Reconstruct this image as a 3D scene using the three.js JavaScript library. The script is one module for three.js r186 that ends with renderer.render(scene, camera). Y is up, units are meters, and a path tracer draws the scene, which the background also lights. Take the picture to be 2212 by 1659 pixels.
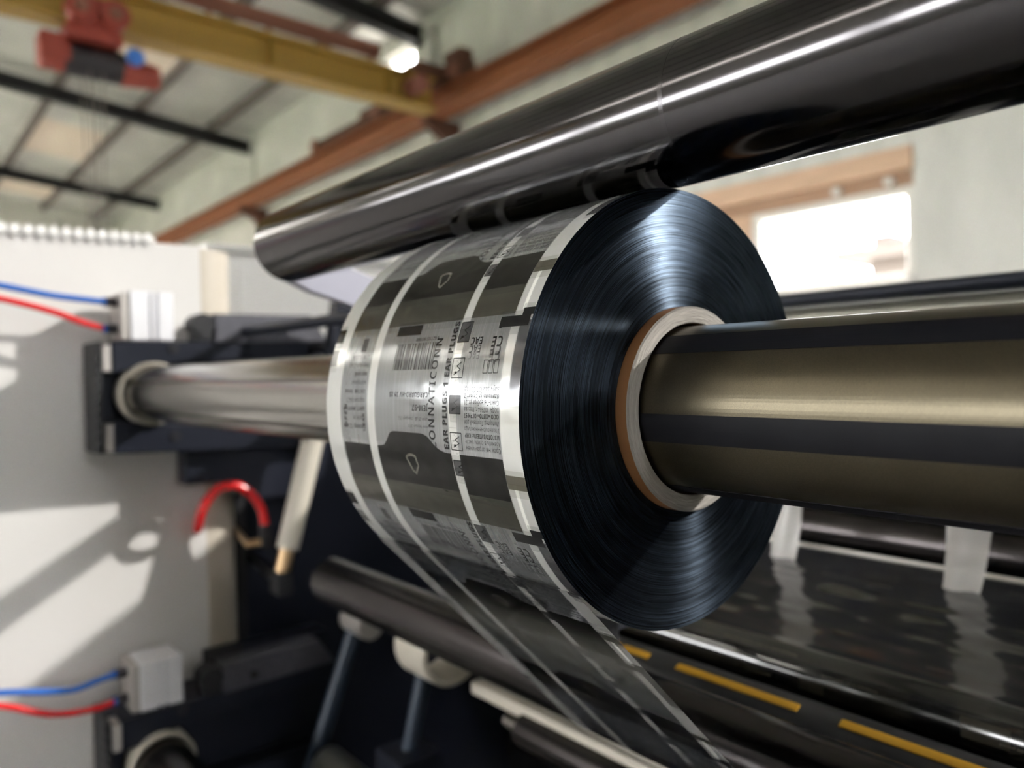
import * as THREE from 'three';
import { RoundedBoxGeometry } from 'three/addons/geometries/RoundedBoxGeometry.js';
import { mergeGeometries } from 'three/addons/utils/BufferGeometryUtils.js';
import { RectAreaLightUniformsLib } from 'three/addons/lights/RectAreaLightUniformsLib.js';
RectAreaLightUniformsLib.init();

// ---------------------------------------------------------------- camera, sky, sun, exposure
// Axes: x runs along the rewind shaft, z towards the photographer's side of the hall, y up. The shaft axis is at y = LIFT.
const LIFT = 1.2;
const scene = new THREE.Scene();
const camera = new THREE.PerspectiveCamera(53.35, 2212 / 1659, 0.02, 200);
{
  const yaw = 0.871, pitch = -0.0146, roll = -0.0197;
  const fwd = new THREE.Vector3(-Math.sin(yaw) * Math.cos(pitch), Math.sin(pitch), -Math.cos(yaw) * Math.cos(pitch));
  const right = new THREE.Vector3().crossVectors(fwd, new THREE.Vector3(0, 1, 0)).normalize();
  const up = new THREE.Vector3().crossVectors(right, fwd);
  camera.position.set(0.2177, 0.0179 + LIFT, 0.2862);
  camera.up.copy(up.multiplyScalar(Math.cos(roll)).addScaledVector(right, -Math.sin(roll)));
  camera.lookAt(camera.position.clone().add(fwd));
}
camera.focus = 0.30;
camera.userData.fStop = 6.2;
scene.add(camera);
const renderer = new THREE.WebGLRenderer();
renderer.toneMapping = THREE.LinearToneMapping;
renderer.toneMappingExposure = 1.62;
renderer.shadowMap.enabled = true;
scene.background = new THREE.Color(0.985, 0.99, 1.0);          // bright overcast haze
scene.backgroundIntensity = 18;
const sun = new THREE.DirectionalLight(new THREE.Color(1.0, 0.97, 0.92), 2.8);
sun.position.set(0.76 * 14, 0.613 * 14 + LIFT, -14);
sun.target.position.set(0, LIFT, 0);
sun.castShadow = true;
sun.shadow.radius = 2;
Object.assign(sun.shadow.camera, { left: -12, right: 12, top: 12, bottom: -12, near: 0.5, far: 60 });
sun.shadow.mapSize.set(2048, 2048);
scene.add(sun, sun.target);

// ---------------------------------------------------------------- helpers
let seed = 12345;
const rnd = () => { seed = (seed * 1664525 + 1013904223) >>> 0; return seed / 4294967296; };
const C = (r, g, b) => new THREE.Color().setRGB(r, g, b);
const V = (x, y, z) => new THREE.Vector3(x, y, z);
const used = {};
const numbered = (n) => { const k = used[n] = (used[n] ?? -1) + 1; return k ? `${n}_${String(k).padStart(3, '0')}` : n; };
function part(name, geo, mat, parent) { const m = new THREE.Mesh(geo, mat); m.name = name; m.castShadow = m.receiveShadow = true; parent.add(m); return m; }
function thing(name, label, category, group) { const g = new THREE.Group(); g.name = numbered(name); g.userData = { label, category }; if (group) g.userData.group = group; scene.add(g); return g; }
function single(name, geo, mat, label, category, group) { const m = part(numbered(name), geo, mat, scene); m.userData = { label, category }; if (group) m.userData.group = group; return m; }
function struct(name, label) { const g = new THREE.Group(); g.name = name; g.userData = { kind: 'structure', label, category: name.split('_')[0] }; scene.add(g); return g; }
const box = (x0, x1, y0, y1, z0, z1, r = 0) => {
  const w = Math.abs(x1 - x0), h = Math.abs(y1 - y0), d = Math.abs(z1 - z0);
  const g = r ? new RoundedBoxGeometry(w, h, d, 2, Math.min(r, w / 2.01, h / 2.01, d / 2.01)) : new THREE.BoxGeometry(w, h, d);
  return g.translate((x0 + x1) / 2, (y0 + y1) / 2, (z0 + z1) / 2);
};
const latheX = (pts, y = 0, z = 0, seg = 64) => new THREE.LatheGeometry(pts.map(([x, r]) => new THREE.Vector2(r, x)), seg).rotateZ(-Math.PI / 2).translate(0, y, z);
// solid bar along x with small chamfers
const barX = (x0, x1, r, y, z, seg = 64, c = 0.0015) => latheX([[x1, 0], [x1, r - c], [x1 - c, r], [x0 + c, r], [x0, r - c], [x0, 0]].reverse(), y, z, seg);
const tube = (pts, r, seg = 48, rs = 14) => new THREE.TubeGeometry(new THREE.CatmullRomCurve3(pts.map((a) => V(...a))), seg, r, rs);
function rod(a, b, r, seg = 20, r2 = r) { // capped cylinder from a to b
  const A = V(...a), B = V(...b), d = B.clone().sub(A), g = new THREE.CylinderGeometry(r2, r, d.length(), seg);
  g.applyQuaternion(new THREE.Quaternion().setFromUnitVectors(V(0, 1, 0), d.normalize()));
  return g.translate((A.x + B.x) / 2, (A.y + B.y) / 2, (A.z + B.z) / 2);
}
const merge = (...g) => mergeGeometries(g.map((q) => { const n = q.index ? q.toNonIndexed() : q; for (const k of Object.keys(n.attributes)) if (!['position', 'normal', 'uv'].includes(k)) n.deleteAttribute(k); return n; }));
// outline in the z-y plane, given thickness along x
function plateX(x0, x1, pts, bevel = 0.0015) {
  const s = new THREE.Shape(pts.map(([z, y]) => new THREE.Vector2(-z, y)));
  const g = new THREE.ExtrudeGeometry(s, { depth: Math.abs(x1 - x0) - 2 * bevel, bevelEnabled: bevel > 0, bevelSize: bevel, bevelThickness: bevel, bevelSegments: 2, curveSegments: 12 });
  return g.rotateY(Math.PI / 2).translate(Math.min(x0, x1) + bevel, 0, 0);
}

// procedural textures
function dataTex(w, h, fn, { srgb = false, rx = 1, ry = 1 } = {}) {
  const d = new Uint8Array(w * h * 4);
  for (let j = 0; j < h; j++) for (let i = 0; i < w; i++) {
    const v = fn(i / w, j / h, i, j), a = Array.isArray(v) ? v : [v, v, v], o = (j * w + i) * 4;
    for (let k = 0; k < 3; k++) d[o + k] = Math.max(0, Math.min(255, a[k] * 255)); d[o + 3] = 255;
  }
  const t = new THREE.DataTexture(d, w, h); t.wrapS = t.wrapT = THREE.RepeatWrapping; t.magFilter = THREE.LinearFilter; t.minFilter = THREE.LinearMipmapLinearFilter; t.generateMipmaps = true;
  if (srgb) t.colorSpace = THREE.SRGBColorSpace; t.repeat.set(rx, ry); t.needsUpdate = true; return t;
}
function noiseGrid(n) { const a = Float32Array.from({ length: n * n }, rnd); return (u, v, f) => { // tiling value noise, f cells across
  const m = Math.min(f, n), x = u * m, y = v * m, i = Math.floor(x), j = Math.floor(y), s = x - i, t = y - j, q = (p, r) => a[((r % m + m) % m) * n + ((p % m + m) % m)], e = (k) => k * k * (3 - 2 * k);
  return (q(i, j) * (1 - e(s)) + q(i + 1, j) * e(s)) * (1 - e(t)) + (q(i, j + 1) * (1 - e(s)) + q(i + 1, j + 1) * e(s)) * e(t); }; }
const N = noiseGrid(256);
const fbm = (u, v, f = 4, o = 5) => { let s = 0, a = 0.5, t = 0; for (let k = 0; k < o; k++) { s += a * N(u + k * 0.37, v + k * 0.61, f); t += a; a /= 2; f *= 2; } return s / t; };
const grain = dataTex(256, 256, (u, v) => 0.35 + 0.65 * fbm(u, v, 16, 4));
const blotch = dataTex(512, 512, (u, v) => 0.88 + 0.12 * fbm(u, v, 4, 6), { srgb: true });
const std = (o) => new THREE.MeshStandardMaterial(o);
const phys = (o) => new THREE.MeshPhysicalMaterial(o);
const rep = (t, x, y) => { const c = t.clone(); c.repeat.set(x, y); c.needsUpdate = true; return c; };

const M = {
  wall: std({ color: C(0.86, 0.85, 0.79), roughness: 0.95, map: rep(blotch, 6, 3), bumpMap: rep(grain, 20, 10), bumpScale: 0.003 }),
  floor: std({ color: C(0.46, 0.45, 0.43), roughness: 0.5, map: rep(blotch, 8, 5) }),
  sheet: std({ color: C(0.78, 0.77, 0.72), roughness: 0.7, map: rep(blotch, 2, 2) }),
  skylight: phys({ color: C(0.92, 0.90, 0.86), roughness: 1, transmission: 0.75, thickness: 0, side: THREE.DoubleSide }),
  skylightOld: phys({ color: C(0.72, 0.64, 0.55), roughness: 1, transmission: 0.10, thickness: 0, side: THREE.DoubleSide }),
  purlin: std({ color: C(0.15, 0.125, 0.115), roughness: 0.7 }),
  rafter: std({ color: C(0.012, 0.012, 0.014), roughness: 0.6 }),
  rust: std({ color: C(0.36, 0.125, 0.05), roughness: 0.75, map: rep(blotch, 3, 1) }),
  rustDark: std({ color: C(0.12, 0.05, 0.03), roughness: 0.8 }),
  craneYellow: std({ color: C(0.50, 0.31, 0.06), roughness: 0.55, map: rep(blotch, 3, 1) }),
  brownRail: std({ color: C(0.26, 0.11, 0.075), roughness: 0.7 }),
  hoistRed: std({ color: C(0.36, 0.06, 0.04), roughness: 0.5 }),
  motorRed: std({ color: C(0.34, 0.13, 0.10), roughness: 0.5 }),
  hoistDark: std({ color: C(0.03, 0.025, 0.03), roughness: 0.4 }),
  hoistBlue: std({ color: C(0.06, 0.22, 0.75), roughness: 0.3 }),
  rope: std({ color: C(0.25, 0.22, 0.2), roughness: 0.7, metalness: 0.5 }),
  tan: std({ color: C(0.86, 0.58, 0.40), roughness: 0.8, map: rep(blotch, 2, 1) }),
  tanDark: std({ color: C(0.46, 0.29, 0.19), roughness: 0.8 }),
  whiteFrame: std({ color: C(0.85, 0.82, 0.76), roughness: 0.5 }),
  glass: phys({ color: C(1, 1, 1), roughness: 0, transmission: 1, thickness: 0, ior: 1.5 }),
  outdoor: std({ color: C(0.045, 0.036, 0.031), roughness: 0.9 }),
  yard: std({ color: C(0.6, 0.57, 0.52), roughness: 0.95 }),
  hedge: std({ color: C(0.10, 0.20, 0.05), roughness: 0.9, map: rep(grain, 4, 2) }),
  panel: std({ color: C(0.66, 0.645, 0.62), roughness: 0.42, bumpMap: rep(grain, 12, 12), bumpScale: 0.0002 }),
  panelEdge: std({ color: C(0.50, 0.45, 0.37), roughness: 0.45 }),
  navy: phys({ color: C(0.010, 0.012, 0.021), specularIntensity: 0.5, roughness: 0.42, bumpMap: rep(grain, 6, 6), bumpScale: 0.0004 }),
  casting: std({ color: C(0.10, 0.10, 0.125), roughness: 0.5, map: rep(grain, 30, 30), bumpMap: rep(grain, 30, 30), bumpScale: 0.001 }),
  cabinet: std({ color: C(0.90, 0.89, 0.86), roughness: 0.45 }),
  black: std({ color: C(0.008, 0.008, 0.010), roughness: 0.5 }),
  tabGrey: std({ color: C(0.42, 0.39, 0.37), roughness: 0.5 }),
  alu: std({ color: C(0.85, 0.85, 0.88), roughness: 0.35, metalness: 0.3 }),
  aluDark: std({ color: C(0.50, 0.47, 0.44), roughness: 0.45, metalness: 0.5 }),
  hoseBlue: phys({ color: C(0.02, 0.14, 0.55), roughness: 0.25, clearcoat: 0.6, clearcoatRoughness: 0.15 }),
  hoseRed: phys({ color: C(0.72, 0.012, 0.015), roughness: 0.25, clearcoat: 0.6, clearcoatRoughness: 0.15 }),
  brass: std({ color: C(0.60, 0.42, 0.24), roughness: 0.35, metalness: 0.9 }),
  cream: std({ color: C(0.55, 0.51, 0.43), roughness: 0.4 }),
  blackRoller: std({ color: C(0.066, 0.063, 0.065), metalness: 1, roughness: 0.13 }),
  rollerSeam: std({ color: C(0.07, 0.067, 0.069), metalness: 1, roughness: 0.22 }),
  guide: std({ color: C(0.062, 0.056, 0.056), metalness: 1, roughness: 0.24 }),
  greyRod: std({ color: C(0.36, 0.36, 0.33), metalness: 0.9, roughness: 0.3 }),
  steel: std({ color: C(0.33, 0.315, 0.295), metalness: 1, roughness: 0.2 }),
  rubber: phys({ color: C(0.006, 0.006, 0.008), roughness: 0.55, specularIntensity: 0.3, bumpMap: rep(grain, 30, 2), bumpScale: 0.0001 }),
  yellowTape: std({ color: C(0.68, 0.36, 0.02), roughness: 0.5 }),
  kraft: std({ color: C(0.25, 0.112, 0.038), roughness: 0.7, bumpMap: rep(grain, 8, 1), bumpScale: 0.0003 }),
  tape: phys({ color: C(0.82, 0.80, 0.76), roughness: 0.35, transmission: 0.35, thickness: 0, side: THREE.DoubleSide }),
};

// ---------------------------------------------------------------- the hall
const HX0 = -26.5, HX1 = 9, HZ0 = -6, HZ1 = 9, FY = -LIFT, EAVE = 5.05, SLOPE = 0.1, RIDGE = 1.5;
const roofY = (z) => EAVE + SLOPE * (z < RIDGE ? z - HZ0 : HZ1 - z);
{ // floor and yard
  const f = struct('floor', 'grey painted concrete floor of the factory hall');
  part('slab', box(HX0 - 0.2, HX1 + 0.2, FY - 0.2, FY, HZ0 - 0.2, HZ1 + 0.2), M.floor, f);
  const y = single('yard', box(-70, 60, FY - 0.5, FY - 0.21, -70, 70), M.yard, 'pale concrete yard outside the hall', 'yard');
  y.userData.kind = 'structure';
}
// a wall in the plane of constant x or z with rectangular openings [a0,a1,y0,y1], built from blocks
function wallWithOpenings(name, label, axis, at0, at1, a0, a1, y1of, openings, mat) {
  const g = struct(name, label);
  const cuts = [...new Set([a0, a1, ...openings.flatMap((o) => [o[0], o[1]])])].sort((p, q) => p - q);
  for (let i = 0; i + 1 < cuts.length; i++) {
    const [p, q] = [cuts[i], cuts[i + 1]], mid = (p + q) / 2, top = Math.max(y1of(p), y1of(q));
    const holes = openings.filter((o) => o[0] <= mid && o[1] >= mid).sort((m, n) => m[2] - n[2]);
    let y = FY;
    for (const h of [...holes, [0, 0, top, top]]) { if (h[2] - y > 1e-4) part('wall_block', axis === 'x' ? box(at0, at1, y, h[2], p, q) : box(p, q, y, h[2], at0, at1), mat, g); y = h[3]; }
  }
  return g;
}
const W1 = [-4.45, -2.33, 0.62, 1.74], W2 = [3.0, 5.3, 2.6, 4.3], W3 = [-10.25, -9.2, 4.4, 4.95];
const wallBack = wallWithOpenings('wall_back', 'cream plastered long wall behind the machine', 'z', HZ0 - 0.25, HZ0, HX0, HX1, () => EAVE + 0.12, [W1, W2, W3], M.wall);
part('pilaster', box(-9.15, -8.75, FY, EAVE - 0.1, HZ0, HZ0 + 0.12), M.wall, wallBack);
part('pilaster', box(-15.8, -15.4, FY, EAVE - 0.1, HZ0, HZ0 + 0.04), M.wall, wallBack);
const FW = []; for (let x = -26; x < 1; x += 4.5) FW.push([x, x + 4.1, 0.75, 2.15]);
wallWithOpenings('wall_front', 'cream plastered long wall with a row of large windows', 'z', HZ1, HZ1 + 0.25, HX0, HX1, () => EAVE + 0.12, FW, M.wall);
const EW = [[-0.3, 0.6, 0.8, 4.2]];
wallWithOpenings('wall_right', 'cream gable wall with a gate opening', 'x', HX1, HX1 + 0.25, HZ0 - 0.25, HZ1 + 0.25, (z) => 5.9, EW, M.wall);
wallWithOpenings('wall_left', 'far cream gable wall of the hall', 'x', HX0 - 0.25, HX0, HZ0 - 0.25, HZ1 + 0.25, (z) => 5.9, [], M.wall);
let windowNo = 1;
{ // the window seen behind the roll: tan timber surround, white sliding sash
  const g = struct(`window_${windowNo++}`, 'sliding window with white sash in a tan timber surround');
  const [x0, x1, y0, y1] = W1, z = HZ0;
  part('head_board', box(x0, x1, 1.56, y1, z - 0.2, z + 0.03, 0.01), M.tan, g);
  part('head_rail', box(x0, x1 - 0.02, 1.44, 1.56, z - 0.2, z - 0.04, 0.01), M.tanDark, g);
  part('side_board', box(x0, -3.78, y0, 1.44, z - 0.2, z - 0.02, 0.01), M.tan, g);
  part('sill', box(x0, x1, y0, 0.70, z - 0.22, z + 0.04, 0.01), M.whiteFrame, g);
  const fr = part('sash', merge(box(-3.78, x1, 1.36, 1.44, z - 0.15, z - 0.02, 0.02), box(-3.78, -3.68, 0.7, 1.36, z - 0.15, z - 0.02, 0.02), box(-2.40, x1, 0.7, 1.36, z - 0.15, z - 0.02, 0.02), box(-3.78, x1, 0.70, 0.75, z - 0.15, z - 0.02, 0.02)), M.whiteFrame, g);
  part('pane', box(-3.68, -2.40, 0.75, 1.36, z - 0.09, z - 0.085), M.glass, fr);
  for (const x of [-2.95, -2.52]) part('roller_bolt', rod([x, 1.49, z - 0.06], [x, 1.49, z + 0.02], 0.035), M.whiteFrame, g);
}
function plainWindow(axis, a, o, n) {
  const g = struct(`window_${windowNo++}`, 'large factory window with a thin steel frame');
  const [p, q, y0, y1] = o, B = (u0, u1, v0, v1, w) => axis === 'x' ? box(a - w, a + w, v0, v1, u0, u1) : box(u0, u1, v0, v1, a - w, a + w);
  part('frame', merge(B(p, q, y0, y0 + 0.06, 0.03), B(p, q, y1 - 0.06, y1, 0.03), B(p, p + 0.06, y0 + 0.06, y1 - 0.06, 0.03), B(q - 0.06, q, y0 + 0.06, y1 - 0.06, 0.03)), M.whiteFrame, g);
  for (let k = 0; k < n; k++) { const u0 = p + 0.06 + (q - p - 0.12) * k / n, u1 = p + 0.06 + (q - p - 0.12) * (k + 1) / n; part('pane', B(u0 + (k ? 0.02 : 0), u1, y0 + 0.06, y1 - 0.06, 0.003), M.glass, g); if (k) part('mullion', B(u0 - 0.02, u0 + 0.02, y0 + 0.06, y1 - 0.06, 0.03), M.whiteFrame, g); }
}
plainWindow('z', HZ0 - 0.12, W2, 1);
plainWindow('z', HZ0 - 0.12, W3, 2);
for (const o of FW) plainWindow('z', HZ1 + 0.12, o, 2);
for (const o of EW) plainWindow('x', HX1 + 0.12, o, 1);
{ // roof: corrugated sheets between purlins, rafters below
  const g = struct('ceiling', 'grey corrugated roof on dark purlins and rafters');
  const rafters = [8.9, 4.4, -2.3, -9.0, -15.6, -22.2, HX0];
  const zs = [-6.2, -5.2, -3.85, -2.46, -1.05, 0.3, 1.5, 2.9, 4.3, 5.7, 7.1, 8.2, 9.2];
  const ribs = (x0, x1, z0, z1) => { // trapezoidal corrugation running down the slope
    const pos = [], idx = [], n = Math.round((x1 - x0) / 0.25), prof = [[0, 0], [0.3, 0], [0.4, 0.04], [0.9, 0.04]];
    const xs = []; for (let i = 0; i < n; i++) for (const [t, h] of prof) xs.push([x0 + (i + t) * (x1 - x0) / n, h]); xs.push([x1, 0]);
    xs.forEach(([x, h], i) => { for (const up of [0, 0.012]) { pos.push(x, roofY(z0) + h + up + 0.09, z0, x, roofY(z1) + h + up + 0.09, z1); } if (i) { const a = 4 * (i - 1), b = 4 * i; idx.push(a, b, b + 1, a, b + 1, a + 1, a + 2, b + 3, b + 2, a + 2, a + 3, b + 3); } });
    const q = new THREE.BufferGeometry(); q.setAttribute('position', new THREE.Float32BufferAttribute(pos, 3)); q.setAttribute('uv', new THREE.Float32BufferAttribute(pos.flatMap((_, i) => i % 3 === 0 ? [pos[i] / 4, pos[i + 2] / 4] : []), 2)); q.setIndex(idx); q.computeVertexNormals(); return q.toNonIndexed(); };
  for (let i = 0; i + 1 < rafters.length; i++) for (let j = 0; j + 1 < zs.length; j++) {
    const xa = rafters[i + 1], xb = rafters[i], za = zs[j], zb = zs[j + 1];
    if (j === 2 || j >= 7 && j <= 10 && i > 3 || j === 10 && i > 1) { const xm = xa + (xb - xa) * (j === 2 ? 0.62 : 0.9), xn = xa + (xb - xa) * (j === 2 ? 0.22 : 0.1);
      part('roof_sheet', ribs(xm, xb, za, zb), M.sheet, g); part('skylight_sheet', ribs(xn, xm, za, zb), j === 2 ? M.skylightOld : M.skylight, g); part('roof_sheet', ribs(xa, xn, za, zb), M.sheet, g);
    } else part('roof_sheet', ribs(xa, xb, za, zb), M.sheet, g);
  }
  for (const z of zs.slice(1, -1)) part('purlin', box(HX0, HX1, roofY(z) - 0.09, roofY(z) + 0.09, z - 0.05, z + 0.05), M.purlin, g);
  for (const x of rafters.slice(0, -1)) for (const s of [0, 1]) {
    const za = s ? RIDGE : HZ0, zb = s ? HZ1 : RIDGE, L = Math.hypot(zb - za, roofY(zb) - roofY(za));
    const q = merge(box(-0.09, 0.09, -0.02, 0, -L / 2, L / 2), box(-0.09, 0.09, -0.25, -0.23, -L / 2, L / 2), box(-0.01, 0.01, -0.23, -0.02, -L / 2, L / 2));
    q.rotateX(s ? Math.atan(SLOPE) : -Math.atan(SLOPE)).translate(x, (roofY(za) + roofY(zb)) / 2 - 0.09, (za + zb) / 2);
    part('rafter', q, M.rafter, g);
  }
}
{ // pale neighbouring building seen through the window, hedge beyond the front windows
  const g = thing('neighbour_building', 'low brownish building outside the window', 'building');
  part('wall', box(-6.35, -3.0, FY - 0.21, 1.98, -18, -14), M.outdoor, g);
  part('eaves', box(-6.9, -2.8, 1.98, 2.18, -18.2, -13.7), M.outdoor, g);
  for (let k = 0; k < 6; k++) part('roof_rib', box(-6.3 + k * 0.6, -6.0 + k * 0.6, 2.18, 2.42, -18, -14.0), M.outdoor, g);
  const h = thing('hedge', 'green hedge beyond the front windows', 'hedge');
  for (let k = 0; k < 14; k++) part('bush', new THREE.IcosahedronGeometry(1.6 + rnd() * 0.7, 3).scale(1.3, 0.8 + rnd() * 0.3, 1).translate(-26 + k * 2.6, FY + 0.5, 15 + rnd()), M.hedge, h);
}

{ // second machine further along the hall, mirrored dimly in the wound edge
  const m = thing('printing_machine', 'dark machine unit further along the hall beside the wall', 'machine');
  part('base', box(1.6, 6.5, FY, 0.1, -4.4, -1.6, 0.02), M.navy, m);
  part('hood', box(1.9, 6.2, 0.1, 0.85, -4.2, -2.0, 0.05), M.navy, m);
  for (const x of [2.2, 3.6, 5.0]) part('door', box(x, x + 1.2, FY + 0.15, 0.0, -1.6, -1.57, 0.01), M.black, m);
}

// ---------------------------------------------------------------- overhead crane
{
  const r = thing('crane_rail', 'rust red crane runway beam along the cream wall', 'beam');
  part('bottom_flange', box(HX0, 0.6, 3.44, 3.47, -5.75, -5.45), M.rust, r);
  part('web', box(HX0, 0.6, 3.47, 3.69, -5.61, -5.59), M.rust, r);
  part('top_flange', box(HX0, 0.6, 3.69, 3.72, -5.75, -5.45), M.rust, r);
  part('rail_head', box(HX0, 0.6, 3.72, 3.76, -5.63, -5.57), M.rustDark, r);
  for (const x of [-21.5, -14.9, -8.3, -1.7]) part('corbel', plateX(x - 0.06, x + 0.06, [[-5.45, 3.435], [-5.45, 3.36], [-5.75, 3.2], [-5.92, 2.85], [-6, 2.75], [-6, 3.435]], 0.01), M.rustDark, r);
  const g = thing('bridge_crane', 'yellow crane girder spanning to the rust red runway beam', 'crane');
  const gx = -8.0;
  part('girder', merge(box(gx - 0.02, gx + 0.02, 3.42, 3.76, -5.35, 8.2), box(gx - 0.15, gx + 0.15, 3.76, 3.79, -5.35, 8.2), box(gx - 0.15, gx + 0.15, 3.39, 3.42, -5.35, 8.2)), M.craneYellow, g);
  for (const z of [-4.7, -3.2, 0.2, 2.5]) part('stiffener', box(gx - 0.14, gx + 0.14, 3.42, 3.76, z - 0.008, z + 0.008), M.craneYellow, g);
  part('end_carriage', merge(box(-10.1, -7.5, 3.78, 4.00, -5.72, -5.48, 0.02), box(-11.8, -10.1, 3.78, 3.92, -5.70, -5.50, 0.02)), M.rustDark, g);
  part('girder_seat', merge(box(gx - 0.25, gx + 0.25, 3.80, 3.92, -5.46, -5.0, 0.02), box(-7.85, -7.5, 4.0, 4.12, -5.68, -5.46, 0.02)), M.rustDark, g);
  for (const x of [-11.6, -9.6, -7.65]) part('wheel', rod([x, 3.86, -5.75], [x, 3.86, -5.45], 0.10), M.brownRail, g);
  part('drive_motor', rod([gx + 0.03, 3.62, -5.02], [gx + 0.3, 3.62, -5.02], 0.11, 24), M.motorRed, g);
  const cr = part('conductor_rail', merge(box(gx - 0.05, gx + 0.05, 3.96, 4.06, -4.6, 8), box(gx - 0.02, gx + 0.02, 3.90, 3.96, -4.6, 8)), M.brownRail, g);
  for (let z = -4.5; z < 8; z += 0.65) part('hanger', box(gx - 0.03, gx + 0.03, 3.79, 3.96, z - 0.02, z + 0.02), M.brownRail, cr);
  // wire rope hoist under the girder
  const h = thing('rope_hoist', 'red and black rope hoist hanging from the yellow girder', 'hoist');
  const hz = -1.45;
  part('trolley', merge(box(gx + 0.17, gx + 0.22, 3.30, 3.62, hz - 0.2, hz + 0.25, 0.02), box(gx - 0.22, gx - 0.17, 3.30, 3.62, hz - 0.2, hz + 0.25, 0.02), box(gx - 0.2, gx + 0.2, 3.22, 3.34, hz - 0.22, hz + 0.27, 0.02)), M.hoistRed, h);
  for (const z of [hz - 0.13, hz + 0.16]) { const w = part('trolley_wheel', rod([gx + 0.2, 3.46, z], [gx + 0.34, 3.46, z], 0.13, 28), M.hoistRed, h); part('wheel_hub', rod([gx + 0.33, 3.46, z], [gx + 0.38, 3.46, z], 0.06, 20), M.brownRail, w); }
  part('drum', rod([gx, 3.07, hz - 0.26], [gx, 3.07, hz + 0.26], 0.15, 32), M.hoistDark, h);
  part('gearbox', rod([gx, 3.09, hz + 0.22], [gx, 3.09, hz + 0.44], 0.16, 24), M.hoistRed, h);
  part('electric_box', box(gx - 0.12, gx + 0.16, 2.96, 3.24, hz + 0.26, hz + 0.47, 0.03), M.hoistRed, h);
  part('motor', rod([gx, 3.06, hz - 0.24], [gx, 3.06, hz - 0.58], 0.15, 28, 0.11), M.hoistRed, h);
  part('motor_cap', new THREE.SphereGeometry(0.085, 20, 14).translate(gx + 0.17, 3.16, hz - 0.33), M.hoistBlue, h);
  for (const [dx, dz] of [[0.1, -0.06], [0.1, 0.06], [-0.1, -0.03], [-0.1, 0.09]]) part('wire_rope', rod([gx + dx, 3.0, hz + dz], [gx + dx, 1.25, hz + dz * 0.6], 0.006, 8), M.rope, h);
  part('hook_block', merge(box(gx - 0.13, gx + 0.13, 1.0, 1.28, hz - 0.06, hz + 0.08, 0.03), tube([[gx, 1.0, hz], [gx, 0.9, hz], [gx + 0.08, 0.82, hz], [gx, 0.74, hz], [gx - 0.08, 0.8, hz]], 0.022, 24, 8)), M.hoistDark, h);
}

// ---------------------------------------------------------------- machine: side frame at the far end of the shaft
const PX = -0.95;
{
  const g = thing('side_panel', 'white painted side panel of the slitter with sun patches', 'panel');
  const s = new THREE.Shape([V(-0.7, FY), V(0.085, FY), V(0.085, 0.205), V(-0.7, 0.195)].map((v) => new THREE.Vector2(v.x, v.y)));
  part('sheet', plateX(PX - 0.06, PX, [[0.7, FY], [-0.095, FY], [-0.095, 0.212], [0.7, 0.196]], 0.004), M.panel, g);
  // rounded rear edge of the panel
  const c = new THREE.CylinderGeometry(0.06, 0.06, 0.212 - FY, 24, 1, false, 0, Math.PI / 2).rotateY(Math.PI / 2).translate(PX - 0.06, (0.212 + FY) / 2, -0.095);
  part('rounded_edge', merge(c, box(PX - 0.06, PX - 0.059, FY, 0.212, -0.155, -0.095)), M.panelEdge, g);
  part('gasket', box(PX - 0.09, PX - 0.055, FY, -0.09, -0.175, -0.150, 0.003), M.black, g);
  for (const z of [0.28, 0.45]) part('panel_screw', rod([PX, 0.16, z], [PX + 0.004, 0.16, z], 0.006), M.alu, g);
  // ribbed white edging strip along the top
  const e = thing('edging_strip', 'white ribbed plastic edging strip on top of the white panel', 'edging');
  const topAt = (z) => 0.2122 - 0.0201 * (z + 0.095);
  const strip = box(PX - 0.02, PX + 0.004, 0, 0.003, -0.03, 0.5), sp = strip.attributes.position;
  for (let i = 0; i < sp.count; i++) sp.setY(i, sp.getY(i) + topAt(sp.getZ(i)) + 0.0005);
  part('strip', strip, M.cabinet, e);
  for (let k = 0; k < 36; k++) { const z = -0.023 + k * 0.0145, y = topAt(z) + 0.0035; part('rib', rod([PX - 0.018, y, z], [PX + 0.004, y, z], 0.0105, 4).translate(0, 0.003, 0), M.cabinet, e); }
}
{
  const c = thing('machine_cabinet', 'white machine cabinet behind the bearing block', 'cabinet');
  part('body', box(-2.1, -1.5, FY, 0.30, -1.4, -0.30, 0.01), M.cabinet, c);
  part('lid', box(-2.12, -1.48, 0.30, 0.315, -1.42, -0.28, 0.004), M.cabinet, c);
  part('door', box(-1.5, -1.485, FY + 0.1, 0.27, -1.35, -0.36, 0.005), M.cabinet, c);
  const f = thing('inner_frame', 'dark navy steel frame plate inside the machine', 'frame');
  part('plate', plateX(-1.10, -1.04, [[-0.16, FY], [-0.16, -0.10], [-0.42, -0.10], [-0.9, -0.02], [-0.9, FY]], 0.003), M.navy, f);
  part('cross_beam', box(-1.04, 0.6, -0.52, -0.40, -0.72, -0.60, 0.004), M.navy, f);
  part('bottom_plate', box(-0.94, 0.7, -0.86, -0.84, -0.75, 0.1, 0.004), M.navy, f);
  part('rear_beam', box(-1.04, 0.7, -0.36, 0.095, -0.72, -0.63, 0.006), M.navy, f);
  part('rear_plate', box(-1.04, 0.7, -0.84, -0.37, -0.76, -0.74, 0.004), M.black, f);
}
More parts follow.
